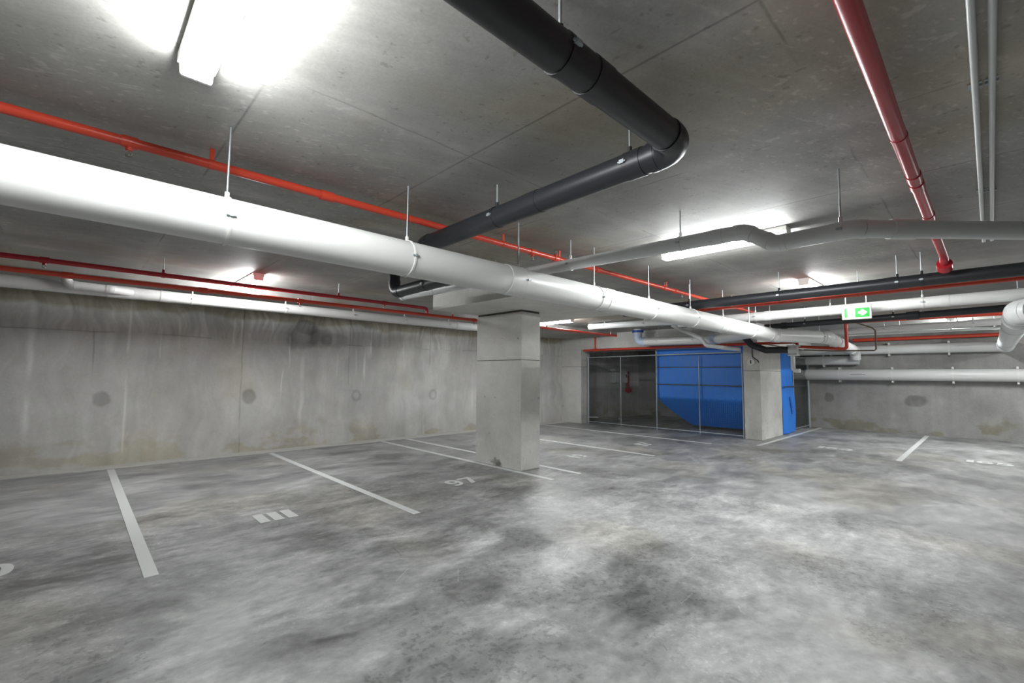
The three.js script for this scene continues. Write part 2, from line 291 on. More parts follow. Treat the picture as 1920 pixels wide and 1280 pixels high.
// ------------------------------------------------------------------ painted lines and bay numbers
function bayLine(label, x0, x1, z0, z1) { const m = mesh('bay_line', box(x0, x1, 0.0, 0.004, z0, z1), M.paint); m.userData = { label, category: 'floor marking', group: 'white bay lines' }; return m; }
const lw = 0.092;
const alongZ = (label, x, z0, z1) => bayLine(label, x - lw / 2, x + lw / 2, z0, z1);
alongZ('white floor line that starts below the short riser at the stained wall', 0.52, -9.78, -4.5);
alongZ('white floor line between the three-bar number and the next number', 2.87, -9.78, -4.52);
alongZ('white floor line touching the wide face of the column', 5.27, -9.82, -4.6);
alongZ('white floor line disappearing under the far side of the column', 5.92, -9.82, -4.6);
alongZ('white floor line just past the number behind the column', 8.32, -9.82, -4.64);
alongZ('white floor line nearest to and parallel with the wire cage', 10.85, -9.82, -4.6);
bayLine('white floor line along the side fence of the cage', 11.4, 16.95, -3.8, -3.8 + lw);
bayLine('white floor line ending at the grey end wall between two numbers', 11.35, 16.9, -1.33, -1.33 + lw);
bayLine('white floor line at the end wall beyond the grey main pipe', 11.35, 16.9, 1.15, 1.15 + lw);
const font = await new FontLoader().loadAsync('fonts/droid/droid_sans_bold.typeface.json');
function bayNumber(text, label, cx, cz, turn, h = 0.33) {
  const g = thing('bay_number', label, 'floor marking', 'painted bay numbers');
  g.position.set(cx, 0, cz); g.rotation.y = turn;
  const geos = []; let x = 0; const track = h * 0.12;
  for (const ch of text) {
    let geo;
    if (ch === '1') { geo = new THREE.BoxGeometry(h * 0.3, 0.003, h); geo.translate(h * 0.15, 0.0025, -h / 2); }
    else { geo = new TextGeometry(ch, { font, size: h / 1.0, depth: 0.003, curveSegments: 8, bevelEnabled: false }); geo.computeBoundingBox(); const bb = geo.boundingBox; geo.translate(-bb.min.x, -bb.min.y, 0); const s = h / (bb.max.y - bb.min.y); geo.scale(s, s, 1); geo.rotateX(-Math.PI / 2); geo.translate(0, 0.001, 0); }
    geo.computeBoundingBox(); const w = geo.boundingBox.max.x - geo.boundingBox.min.x; geo.translate(x, 0, 0); x += w + track; geos.push(geo);
  }
  for (const geo of geos) { geo.translate(-(x - track) / 2, 0, h / 2); mesh('digit', geo, M.paint, g); }
}
bayNumber('110', 'white bay number ending in a round zero, one bay before the three-bar number', -0.5, -5.42, 0);
bayNumber('111', 'white bay number made of three plain painted bars', 1.68, -5.47, 0);
bayNumber('97', 'white bay number ninety-seven painted beside the free-standing column', 4.19, -5.42, 0);
bayNumber('19', 'white bay number nineteen painted behind the free-standing column', 7.16, -5.62, 0);
bayNumber('17', 'white bay number seventeen painted before the wire cage', 9.58, -5.6, 0);
bayNumber('165', 'white bay number ending in five, before the end wall', 12.4, -0.1, -Math.PI / 2);
bayNumber('164', 'white bay number ending in four, before the end wall by the side fence', 12.25, -2.45, -Math.PI / 2);

// ------------------------------------------------------------------ pipe kit
function sweep(pts, r, n = 18) {
  const N = pts.length, pos = [], nor = [], uv = [], idx = []; let t0 = pts[1].clone().sub(pts[0]).normalize();
  let u = Math.abs(t0.y) < 0.9 ? V(0, 1, 0) : V(1, 0, 0); u.sub(t0.clone().multiplyScalar(u.dot(t0))).normalize();
  for (let i = 0; i < N; i++) {
    const t = pts[Math.min(N - 1, i + 1)].clone().sub(pts[Math.max(0, i - 1)]).normalize();
    u.sub(t.clone().multiplyScalar(u.dot(t))).normalize(); const w = t.clone().cross(u);
    for (let j = 0; j <= n; j++) { const a = j / n * Math.PI * 2, d = u.clone().multiplyScalar(Math.cos(a)).add(w.clone().multiplyScalar(Math.sin(a))); pos.push(pts[i].x + d.x * r, pts[i].y + d.y * r, pts[i].z + d.z * r); nor.push(d.x, d.y, d.z); uv.push(j / n, i / N); }
    if (i) for (let j = 0; j < n; j++) { const a = (i - 1) * (n + 1) + j, b = a + n + 1; idx.push(a, a + 1, b, b, a + 1, b + 1); }
  }
  for (const e of [0, N - 1]) {
    const t = (e ? pts[N - 1].clone().sub(pts[N - 2]) : pts[0].clone().sub(pts[1])).normalize(), c = pos.length / 3, base = e * (n + 1);
    pos.push(pts[e].x, pts[e].y, pts[e].z); nor.push(t.x, t.y, t.z); uv.push(0, 0);
    for (let j = 0; j <= n; j++) { const k = (base + j) * 3; pos.push(pos[k], pos[k + 1], pos[k + 2]); nor.push(t.x, t.y, t.z); uv.push(0, 0); }
    for (let j = 0; j < n; j++) e ? idx.push(c, c + 1 + j, c + 2 + j) : idx.push(c, c + 2 + j, c + 1 + j);
  }
  const g = new THREE.BufferGeometry();
  g.setAttribute('position', new THREE.Float32BufferAttribute(pos, 3)); g.setAttribute('normal', new THREE.Float32BufferAttribute(nor, 3)); g.setAttribute('uv', new THREE.Float32BufferAttribute(uv, 2)); g.setIndex(idx); return g;
}
function arc(a, b, c, bend) {       // points of the rounded corner at b, and the trimmed ends
  const p = a.clone().sub(b).normalize(), q = c.clone().sub(b).normalize(), th = Math.PI - p.angleTo(q), t = bend * Math.tan(th / 2);
  const A = b.clone().addScaledVector(p, t), B = b.clone().addScaledVector(q, t), mid = p.clone().add(q).normalize(), O = b.clone().addScaledVector(mid, bend / Math.cos(th / 2));
  const out = [], n = Math.max(6, Math.ceil(th / 0.13)), e1 = A.clone().sub(O).normalize(), e2 = p.clone().negate();
  for (let i = 0; i <= n; i++) { const s = th * i / n; out.push(O.clone().addScaledVector(e1, Math.cos(s) * bend).addScaledVector(e2, Math.sin(s) * bend)); }
  return { A, B, out };
}
function pipe(name, label, category, pts, r, mat, o = {}) {
  const g = thing(name, label, category, o.group); const P = pts.map((p) => V(...p)), n = o.n || 20, bend = o.bend || r * 1.7;
  let from = P[0]; const legs = [];
  for (let i = 1; i < P.length; i++) {
    let to = P[i];
    if (i < P.length - 1) {
      const k = arc(P[i - 1], P[i], P[i + 1], bend); to = k.A;
      mesh('elbow', sweep(k.out, r * (o.socket ? 1.045 : 1), n), o.elbowMat || mat, g);
      if (o.socket) for (const [e, d] of [[k.A, P[i - 1]], [k.B, P[i + 1]]]) { const dir = d.clone().sub(e).normalize(); mesh('socket', cyl(e, e.clone().addScaledVector(dir, Math.min(r * 0.6, 0.07)), r * 1.07, n), o.elbowMat || mat, g); }
      legs.push([from, to]); mesh('pipe_length', sweep([from, to], r, n), mat, g); from = k.B;
    } else { legs.push([from, to]); mesh('pipe_length', sweep([from, to], r, n), mat, g); }
  }
  g.userData.legs = legs.length; delete g.userData.legs;
  return Object.assign(g, { legsOf: legs, rOf: r, matOf: mat });
}
// a point on leg i where coordinate axis has the value v
function onLeg(g, i, axis, v) { const [a, b] = g.legsOf[i]; const t = (v - a[axis]) / (b[axis] - a[axis]); return { p: a.clone().lerp(b, t), d: b.clone().sub(a).normalize() }; }
const EYE = V(0, 0, 0);
function clip(g, i, axis, v, o = {}) {
  const { p, d } = onLeg(g, i, axis, v), r = g.rOf, w = o.w || 0.025, mat = o.mat || M.steel;
  const c = mesh('pipe_clip', cyl(p.clone().addScaledVector(d, -w / 2), p.clone().addScaledVector(d, w / 2), r + (o.thick || 0.004), 22), mat, g);
  // bolt lug on the side of the strap that faces the driveway
  const side = o.side || V(-Math.abs(d.z), 0, Math.abs(d.x)).normalize(), l = p.clone().addScaledVector(side, r + 0.008).add(V(0, o.lug ?? 0.0, 0));
  const q = Math.min(0.018, r * 0.24);
  mesh('bolt', mergeGeometries([orient(new THREE.BoxGeometry(q * 0.8, w * 1.1, q * 1.2), l, d), cyl(l.clone().addScaledVector(d, -q * 1.3), l.clone().addScaledVector(d, q * 1.3), q * 0.32, 8)].map((x) => x.toNonIndexed())), M.galv, c);
  if (o.top !== null) {
    const top = (o.top || C) - 0.001, rr = o.rod || 0.006, a = V(p.x, p.y + r, p.z), b = V(p.x, top, p.z);
    mesh('hanger_rod', cyl(a, b, rr, 8), M.steel, g);
    mesh('rod_nut', cyl(a, V(p.x, p.y + r + 0.035, p.z), rr * 2.2, 6), o.nut || M.whiteMetal, g);
  }
  return c;
}
function collar(g, i, axis, v, len = 0.09, k = 1.06, mat) { const { p, d } = onLeg(g, i, axis, v); return mesh('coupling', cyl(p.clone().addScaledVector(d, -len / 2), p.clone().addScaledVector(d, len / 2), g.rOf * k, 22), mat || g.matOf, g); }
function bracketUp(g, i, axis, v, top = C) {      // flat red bracket from the pipe to the slab
  const { p, d } = onLeg(g, i, axis, v), r = g.rOf;
  const b = mesh('bracket', mergeGeometries([cyl(p.clone().addScaledVector(d, -0.014), p.clone().addScaledVector(d, 0.014), r + 0.003, 14), new THREE.BoxGeometry(Math.abs(d.x) > 0.7 ? 0.026 : 0.005, top - 0.002 - p.y, Math.abs(d.x) > 0.7 ? 0.005 : 0.026).translate(p.x, (top - 0.002 + p.y) / 2, p.z)].map((x) => x.toNonIndexed())), g.matOf, g);
  return b;
}
function rodUp(g, i, axis, v, top = C) {          // red clamp on a thin rod
  const { p, d } = onLeg(g, i, axis, v), r = g.rOf;
  mesh('pipe_clip', cyl(p.clone().addScaledVector(d, -0.018), p.clone().addScaledVector(d, 0.018), r + 0.005, 14), g.matOf, g);
  mesh('clip_neck', box(p.x - 0.012, p.x + 0.012, p.y + r, p.y + r + 0.04, p.z - 0.006, p.z + 0.006), g.matOf, g);
  mesh('hanger_rod', cyl(V(p.x, p.y + r + 0.03, p.z), V(p.x, top - 0.001, p.z), 0.005, 8), M.steel, g);
}
function sprinkler(g, i, axis, v, up = false) {
  const { p, d } = onLeg(g, i, axis, v), r = g.rOf, s = up ? 1 : -1;
  const t = mesh('sprinkler_head', mergeGeometries([cyl(p.clone().addScaledVector(d, -0.035), p.clone().addScaledVector(d, 0.035), r * 1.22, 14), cyl(p, V(p.x, p.y + s * (r + 0.022), p.z), 0.016, 10)].map((x) => x.toNonIndexed())), g.matOf, g);
  const y0 = p.y + s * (r + 0.022);
  const fr = new THREE.TorusGeometry(0.014, 0.003, 6, 14); fr.translate(p.x, y0 + s * 0.014, p.z);
  mesh('deflector', mergeGeometries([fr, cyl(V(p.x, y0 + s * 0.027, p.z), V(p.x, y0 + s * 0.031, p.z), 0.016, 12)].map((x) => x.toNonIndexed())), M.brass, t);
}

// ------------------------------------------------------------------ pipes in the driveway
{ // the large white drain
  const g = pipe('drain_pipe', 'large white drain pipe hung on rods across the whole bay row', 'pipe', [[-5.9, 2.385, -2.83], [9.6, 2.352, -2.83], [10.72, 2.35, -2.2], [16.72, 2.36, -2.76], [16.75, 2.09, -2.76]], 0.125, M.pvc, { n: 32, socket: true, bend: 0.2 });
  for (let k = -5; k <= 7; k++) clip(g, 0, 'x', 0.55 + 1.112 * k + (k === 7 ? 0.0 : 0), { mat: M.whiteMetal, w: 0.014, lug: 0.0, thick: 0.007 });
  clip(g, 0, 'x', 9.42, { mat: M.whiteMetal, w: 0.02 });
  clip(g, 1, 'x', 10.55, { mat: M.steel, w: 0.025 });
  collar(g, 0, 'x', 4.1, 0.15, 1.045); collar(g, 0, 'x', 2.72, 0.24, 1.045); collar(g, 0, 'x', 9.3, 0.12, 1.05); collar(g, 0, 'x', 7.0, 0.1, 1.04);
  collar(g, 2, 'x', 12.1, 0.18, 1.06); collar(g, 2, 'x', 15.6, 0.22, 1.12);
}
{ // black drain: along the driveway, turning toward the stained wall
  const g = pipe('black_drain_pipe', 'black drain pipe turning a corner below the slab and crossing over the large white pipe', 'pipe', [[-3.6, 2.71, -1.0], [2.1, 2.68, -1.0], [2.1, 2.65, -3.28], [2.96, 2.62, -4.1], [2.94, 2.6, -5.28], [2.94, C, -5.3]], 0.072, M.black, { n: 28, socket: true, bend: 0.12 });
  for (const x of [-1.2, 0.0, 1.18]) clip(g, 0, 'x', x, { nut: M.dark, mat: M.black });
  for (const z of [-1.29, -2.36]) clip(g, 1, 'z', z, { nut: M.dark, mat: M.black });
  clip(g, 3, 'z', -4.55, { nut: M.dark, mat: M.black });
  collar(g, 0, 'x', 1.38, 0.1, 1.05); collar(g, 1, 'z', -1.24, 0.08, 1.05); collar(g, 1, 'z', -2.0, 0.12, 1.04);
}
{ // grey branch crossing over the large pipe
  const g = pipe('branch_pipe', 'pale grey branch pipe with an offset bend beside the long ceiling light', 'pipe', [[3.5, 2.72, -6.05], [3.5, 2.615, -1.2], [3.5, 2.485, -1.0], [3.5, 2.49, -0.56], [6.2, 2.46, 2.1]], 0.056, M.pvcGrey, { n: 24, socket: true, bend: 0.12 });
  for (const z of [-5.2, -3.95, -2.83, -1.69]) clip(g, 0, 'z', z, { mat: M.pvcGrey });
  clip(g, 2, 'z', -0.62, { mat: M.whiteMetal });
  collar(g, 0, 'z', -6.02, 0.06, 1.15, M.pvc); collar(g, 0, 'z', -1.4, 0.1, 1.05); collar(g, 3, 'x', 3.72, 0.16, 1.12);
}
{ // red sprinkler main over the large pipe
  const g = pipe('sprinkler_pipe', 'red sprinkler pipe just under the slab above the large white pipe', 'pipe', [[-5.9, 2.8, -3.24], [10.4, 2.8, -3.1]], 0.027, M.red, { n: 16 });
  for (const x of [-4.2, -1.9, 0.53, 2.9, 3.72, 6.04, 8.2]) bracketUp(g, 0, 'x', x);
  for (const x of [-2.3, 0.15, 3.3]) sprinkler(g, 0, 'x', x);
  for (const x of [3.66, 5.98]) sprinkler(g, 0, 'x', x, true);
  for (const x of [1.22, 6.3, 4.4]) collar(g, 0, 'x', x, 0.09, 1.3);
}
{ // red pair before the stained wall
  const a = pipe('sprinkler_pipe', 'upper dark red pipe by the stained wall, ending in an elbow down', 'pipe', [[-5.9, 2.695, -6.69], [4.36, 2.695, -6.69], [4.36, 2.609, -6.69]], 0.027, M.deepRed, { n: 14, bend: 0.06 });
  for (const x of [-3.3, -1.6, 0.7, 2.8]) rodUp(a, 0, 'x', x);
  for (const x of [-2.2, -0.28, 3.55]) sprinkler(a, 0, 'x', x);
  const b = pipe('sprinkler_pipe', 'lower bright red pipe by the stained wall, passing behind the column', 'pipe', [[-5.9, 2.545, -6.69], [10.15, 2.6, -6.69]], 0.027, M.red, { n: 14 });
  for (const x of [-1.1, 4.9, 7.45, 9.9]) rodUp(b, 0, 'x', x);
  for (const x of [-0.1, 1.1]) collar(b, 0, 'x', x, 0.09, 1.28);
  for (const x of [2.26, 5.4]) sprinkler(b, 0, 'x', x);
}
{ // white pipe along the stained wall and its riser
  const g = pipe('wall_drain_pipe', 'white drain pipe running below the slab band along the stained wall', 'pipe', [[-5.9, 2.635, -8.2], [7.6, 2.655, -8.2]], 0.08, M.pvc, { n: 24 });
  for (const x of [-2.3, -1.1, 1.22, 2.53, 3.72, 4.8, 5.9]) clip(g, 0, 'x', x, { mat: M.whiteMetal, top: BAND });
  collar(g, 0, 'x', 0.9, 0.12, 1.05); collar(g, 0, 'x', 6.3, 0.4, 1.1, M.pvcGrey); collar(g, 0, 'x', 0.42, 0.3, 1.06);
  pipe('riser_pipe', 'short white riser with an elbow joining the pipe along the stained wall', 'pipe', [[-0.13, BAND, -8.06], [-0.13, 2.66, -8.06], [0.3, 2.65, -8.06], [0.52, 2.645, -8.16]], 0.052, M.pvc, { n: 20, socket: true, bend: 0.075 });
}
// ------------------------------------------------------------------ pipes at the far end
{
  const h = pipe('black_drain_pipe', 'straight black drain pipe crossing the driveway near the exit sign', 'pipe', [[6.45, 2.585, -4.1], [6.45, 2.6, 2.6]], 0.066, M.black, { n: 24 });
  for (const z of [-3.0, -1.82, -0.66, -0.46, 0.3, 1.4]) clip(h, 0, 'z', z, { nut: M.dark, mat: M.black });
  collar(h, 0, 'z', -0.72, 0.1, 1.07); collar(h, 0, 'z', -2.45, 0.1, 1.06);
  const q = pipe('sprinkler_pipe', 'thin red pipe running under the straight black drain pipe', 'pipe', [[7.05, 2.59, -4.2], [7.05, 2.605, 2.6]], 0.024, M.red, { n: 14 });
  for (const z of [-3.4, -1.1, 0.8]) rodUp(q, 0, 'z', z);
  const i = pipe('drain_pipe', 'white drain pipe passing behind the green exit sign', 'pipe', [[8.75, 2.625, -4.3], [8.75, 2.648, 1.4]], 0.08, M.pvc, { n: 26 });
  for (const z of [-2.86, -1.74, -0.63]) clip(i, 0, 'z', z, { mat: M.whiteMetal, nut: M.whiteMetal });
  collar(i, 0, 'z', -2.66, 0.1, 1.06); collar(i, 0, 'z', -0.4, 0.1, 1.04);
  const j = pipe('black_drain_pipe', 'black drain pipe behind the white pipe at the exit sign', 'pipe', [[10.0, 2.56, -3.1], [10.0, 2.63, 1.4]], 0.055, M.black, { n: 20 });
  for (const z of [-2.4, -1.1]) clip(j, 0, 'z', z, { nut: M.dark, mat: M.black });
  collar(j, 0, 'z', -0.85, 0.16, 1.25); collar(j, 0, 'z', -2.75, 0.1, 1.2);
  const k = pipe('drain_pipe', 'pale pipe with a white end fitting above the pipe with the blue collar', 'pipe', [[9.5, 2.81, -7.05], [9.5, 2.745, -3.7]], 0.072, M.pvcGrey, { n: 22 });
  collar(k, 0, 'z', -7.0, 0.12, 1.12, M.pvc); for (const z of [-6.6, -5.5, -4.6]) clip(k, 0, 'z', z, { mat: M.whiteMetal });
  const l = pipe('drain_pipe', 'white drain pipe dropping from a blue collar in front of the cage beam', 'pipe', [[11.6, C, -6.93], [11.6, 2.535, -6.93], [11.6, 2.5, -4.7], [9.3, 2.42, -3.05]], 0.112, M.pvc, { n: 26, socket: true, bend: 0.17, elbowMat: M.pvcBlue });
  mesh('blue_collar', cyl(V(11.6, 2.8, -6.93), V(11.6, 2.86, -6.93), 0.16, 24), M.blueCollar, l);
  for (const z of [-6.3, -5.3]) clip(l, 1, 'z', z, { mat: M.whiteMetal });
  pipe('branch_pipe', 'small pale branch pipe stepping down in front of the cage beam', 'pipe', [[11.28, C, -5.72], [11.28, 2.75, -5.45], [11.28, 2.52, -4.98], [11.28, 2.33, -4.83], [11.5, 2.265, -4.48], [12.28, 2.265, -4.43]], 0.05, M.pvcGrey, { n: 18, socket: true, bend: 0.08 });
  const b = pipe('black_drain_pipe', 'short black pipe bending across the top of the far column', 'pipe', [[11.88, 2.62, -4.2], [11.88, 2.34, -4.0], [11.88, 2.2, -3.68], [11.88, 2.19, -3.2]], 0.078, M.black, { n: 20, bend: 0.13 });
  const t = thing('tundish_drain', 'white drain trap with a short hooked pipe beside the far column', 'pipe');
  mesh('trap_body', mergeGeometries([cyl(V(11.88, 2.17, -3.19), V(11.88, 2.17, -3.02), 0.1, 22), cyl(V(11.88, 2.09, -3.1), V(11.88, 2.27, -3.1), 0.075, 22)].map((x) => x.toNonIndexed())), M.pvc, t);
  mesh('flange', cyl(V(11.88, 2.26, -3.1), V(11.88, 2.29, -3.1), 0.14, 24), M.pvc, t); mesh('flange', cyl(V(11.88, 2.05, -3.1), V(11.88, 2.075, -3.1), 0.12, 24), M.pvc, t);
  const hook = arc(V(11.88, 2.1, -3.12), V(11.88, 1.71, -3.12), V(11.83, 1.71, -2.8), 0.07);
  mesh('outlet_pipe', sweep([V(11.88, 2.07, -3.12), ...hook.out, V(11.84, 1.71, -2.98)], 0.045, 18), M.pvc, t);
  mesh('hanger_rod', cyl(V(11.88, 2.29, -3.1), V(11.88, C, -3.1), 0.006, 8), M.steel, t);
  // red fire main along the cage beam
  const r = pipe('fire_main', 'red fire pipe running below the cage beam and looping up beyond the far column', 'pipe', [[12.06, 2.385, -9.2], [12.06, 2.375, -3.08], [12.06, 2.27, -3.06], [12.06, 2.18, -2.13], [12.06, 2.76, -2.13], [12.06, 2.72, 1.9]], 0.034, M.red, { n: 14, bend: 0.06 });
  mesh('drop_pipe', cyl(V(12.06, 2.39, -8.75), V(12.06, BAND - 0.003, -8.75), 0.026, 14), M.red, r);
  mesh('drop_tee', cyl(V(12.06, 2.385, -8.82), V(12.06, 2.385, -8.68), 0.046, 14), M.red, r);
  rodUp(r, 4, 'z', -0.9);
  const big = pipe('fire_main', 'thick red fire pipe running toward the exit sign and ending in a flange', 'pipe', [[-2.5, 2.75, -0.255], [6.1, 2.75, -0.265], [6.24, 2.69, -0.27]], 0.034, M.deepRed, { n: 20, bend: 0.05 });
  for (const x of [3.55, 3.72, 4.5]) collar(big, 0, 'x', x, 0.1, 1.12);
  mesh('flange', cyl(V(6.22, 2.7, -0.27), V(6.3, 2.665, -0.272), 0.062, 20), M.deepRed, big);
  for (const x of [0.8, 2.9, 5.2]) bracketUp(big, 0, 'x', x);
  for (const [z, w] of [[0.012, 'left'], [0.066, 'right']]) {
    const c = pipe('conduit', w === 'left' ? 'grey conduit under the slab, the one beside the thick red fire pipe' : 'grey conduit under the slab, the one farther from the thick red fire pipe', 'conduit', [[-2.5, 2.872, z], [6.25, 2.872, z]], 0.0125, M.pvcGrey, { n: 12, group: 'pair of grey conduits' });
    for (const x of [-0.5, 1.2, 2.9, 4.6]) mesh('saddle', ((q) => new THREE.BoxGeometry(0.02, 0.02, 0.046).translate(q.x, q.y + 0.012, q.z))(onLeg(c, 0, 'x', x).p), M.galv, c);
  }
  const th = pipe('conduit', 'thin conduit strapped to the slab above the white pipe at the exit sign', 'conduit', [[9.1, 2.885, -0.75], [9.02, 2.885, 2.0]], 0.012, M.pvcGrey, { n: 10 });
  for (const z of [-0.6, 0.1]) mesh('saddle', new THREE.BoxGeometry(0.05, 0.02, 0.03).translate(9.07, 2.89, z), M.galv, th);
  const w2 = pipe('drain_pipe', 'white pipe high up in front of the end wall above the red wall pipe', 'pipe', [[13.0, 2.64, -2.6], [13.0, 2.7, 2.4]], 0.07, M.pvc, { n: 22 });
  for (const z of [-1.6, -0.2, 1.0]) clip(w2, 0, 'z', z, { mat: M.whiteMetal });
  collar(w2, 0, 'z', -0.9, 0.14, 1.06);
  const wc = pipe('conduit', 'slim white conduit below the high white pipe at the end wall', 'conduit', [[13.6, 2.6, -2.7], [13.6, 2.6, 2.4]], 0.03, M.pvc, { n: 14 });
  for (const z of [-1.4, -0.55, 0.1, 1.2]) clip(wc, 0, 'z', z, { mat: M.whiteMetal });
  const rw = pipe('fire_main', 'red pipe fixed along the end wall above the white wall pipes', 'pipe', [[16.97, 2.69, -2.85], [16.97, 2.69, 5]], 0.05, M.red, { n: 16 });
  for (const z of [-2.78, -0.8, 1.2]) mesh('wall_bracket', box(16.95, 17.098, 2.66, 2.72, z - 0.02, z + 0.02), M.red, rw);
  // wall pipes
  const wallPipe = (label, y, z0, z1, r, bz) => {
    const p = pipe('wall_pipe', label, 'pipe', [[WALL_X - r - 0.05, y, z0], [WALL_X - r - 0.05, y, z1]], r, M.pvc, { n: 26 });
    for (const z of bz) {
      const x = WALL_X - r - 0.05; const s = mesh('pipe_strap', cyl(V(x, y, z - 0.02), V(x, y, z + 0.02), r + 0.005, 26), M.whiteMetal, p);
      mesh('strap_foot', mergeGeometries([box(x - 0.02, WALL_X, y + r, y + r + 0.06, z - 0.02, z + 0.02), box(x - 0.02, WALL_X, y - r - 0.06, y - r, z - 0.02, z + 0.02)]), M.whiteMetal, s);
    }
    return p;
  };
  const p1 = wallPipe('lowest thick white pipe strapped along the end wall', 1.655, -6, 5, 0.16, [-4.9, -3.2, -1.95, -0.7, 0.46, 1.7, 3]);
  mesh('ink_mark', cyl(V(WALL_X - 0.371, 1.655, -2.9), V(WALL_X - 0.371, 1.66, -2.55), 0.006, 6), M.dark, p1);
  wallPipe('upper white wall pipe that joins the grey pipe at its elbow', 2.385, -6, 0.28, 0.13, [-3.4, -2.0, -0.75]);
  wallPipe('short middle white pipe on the end wall, fed by the large drain pipe', 2.09, -6, -2.7, 0.135, [-3.6]);
  // grey pipe that runs to the end wall
  const m = pipe('grey_main_pipe', 'grey main pipe with strap clamps running to the end wall', 'pipe', [[6.95, 2.36, 1.75], [8.5, 2.395, 0.3], [16.7, 2.386, 0.28], [16.92, 2.385, 0.28]], 0.15, M.pvcGrey, { n: 30, socket: true, bend: 0.26 });
  clip(m, 1, 'x', 9.0, { w: 0.06 }); clip(m, 1, 'x', 10.6, { w: 0.05 }); clip(m, 1, 'x', 14.6, { w: 0.05 }); collar(m, 1, 'x', 9.5, 0.3, 1.08); collar(m, 1, 'x', 16.2, 0.2, 1.08);
  clip(m, 0, 'x', 8.2, { w: 0.06, side: V(-1, 0, 0) });
  // thin cable loop
  const lp = thing('cable_loop', 'thin brown cable loop hanging below the exit sign', 'cable');
  mesh('cable', sweep([V(11.9, C - 0.015, -2.2), V(11.9, 2.78, -2.05), V(11.9, 2.6, -1.66), V(11.9, 2.54, -1.61), V(11.9, 2.15, -1.61), V(11.9, 2.125, -1.64), V(11.9, 2.14, -2.36), V(11.9, 2.18, -2.9)], 0.014, 10), M.brown, lp);
}

// ------------------------------------------------------------------ battens
function batten(label, x, y, z, alongX) {
  const g = thing('ceiling_light', label, 'light', 'fluorescent ceiling battens');
  g.position.set(x, y, z); if (alongX) g.rotation.y = Math.PI / 2;
  const L = 1.2, W = 0.11, T = 0.046, H = 0.05, w = W / 2;       // tray depth, diffuser depth
  mesh('channel', rbox(-w - 0.014, w + 0.014, -T, 0, -L / 2, L / 2, 0.004), M.whiteMetal, g);
  const s = new THREE.Shape(); s.moveTo(-w, 0); s.lineTo(-w * 0.95, -H + 0.012); s.quadraticCurveTo(-w * 0.94, -H, -w * 0.78, -H); s.lineTo(w * 0.78, -H); s.quadraticCurveTo(w * 0.94, -H, w * 0.95, -H + 0.012); s.lineTo(w, 0); s.closePath();
  const dg = new THREE.ExtrudeGeometry(s, { depth: L - 0.024, bevelEnabled: false, curveSegments: 5 }); dg.translate(0, -T, -(L - 0.024) / 2);
  mesh('diffuser', dg, M.glow, g);
  for (const e of [-1, 1]) {
    const cap = new THREE.ExtrudeGeometry(s, { depth: 0.012, bevelEnabled: false, curveSegments: 5 }); cap.scale(1.12, 1.06, 1); cap.translate(0, -T + 0.002, e > 0 ? L / 2 - 0.012 : -L / 2); mesh('end_cap', cap, M.whiteMetal, g);
  }
  const add = (wd, ht, I, px, py, rot) => { const l = new THREE.RectAreaLight(LAMP_COLOR, I, wd, ht); l.position.set(px, py, 0); l.rotation.copy(rot); l.castShadow = true; g.add(l); l.name = 'lamp_glow'; };
  add(W * 0.74, L - 0.03, RECT_DOWN, 0, -T - H - 0.003, new THREE.Euler(-Math.PI / 2, 0, 0));
  add(L - 0.03, H - 0.018, RECT_SIDE, w + 0.002, -T - H / 2 - 0.003, new THREE.Euler(0, -Math.PI / 2, 0));
  add(L - 0.03, H - 0.018, RECT_SIDE, -w - 0.002, -T - H / 2 - 0.003, new THREE.Euler(0, Math.PI / 2, 0));
  return g;
}
batten('long ceiling light before the large white pipe, above the three-bar bay', 0.31, C, -1.71, false);
batten('long ceiling light half hidden by the bend of the grey branch pipe', 4.55, C, -1.79, false);
batten('ceiling light beside the straight black drain pipe near the exit sign', 7.68, C, -1.7, true);
batten('ceiling light by the stained wall above the two red pipes', 1.735, C, -7.37, false);
{ const b = batten('ceiling light behind the column by the stained wall', 8.35, C, -7.3, false); }
batten('ceiling light before the end wall beyond the grey main pipe', 14.6, C, 2.6, true);
batten('ceiling light above the high white pipe at the end wall', 14.3, C, -0.55, true);
batten('ceiling light over the driveway beyond the grey main pipe', 11.4, C, 1.7, true);

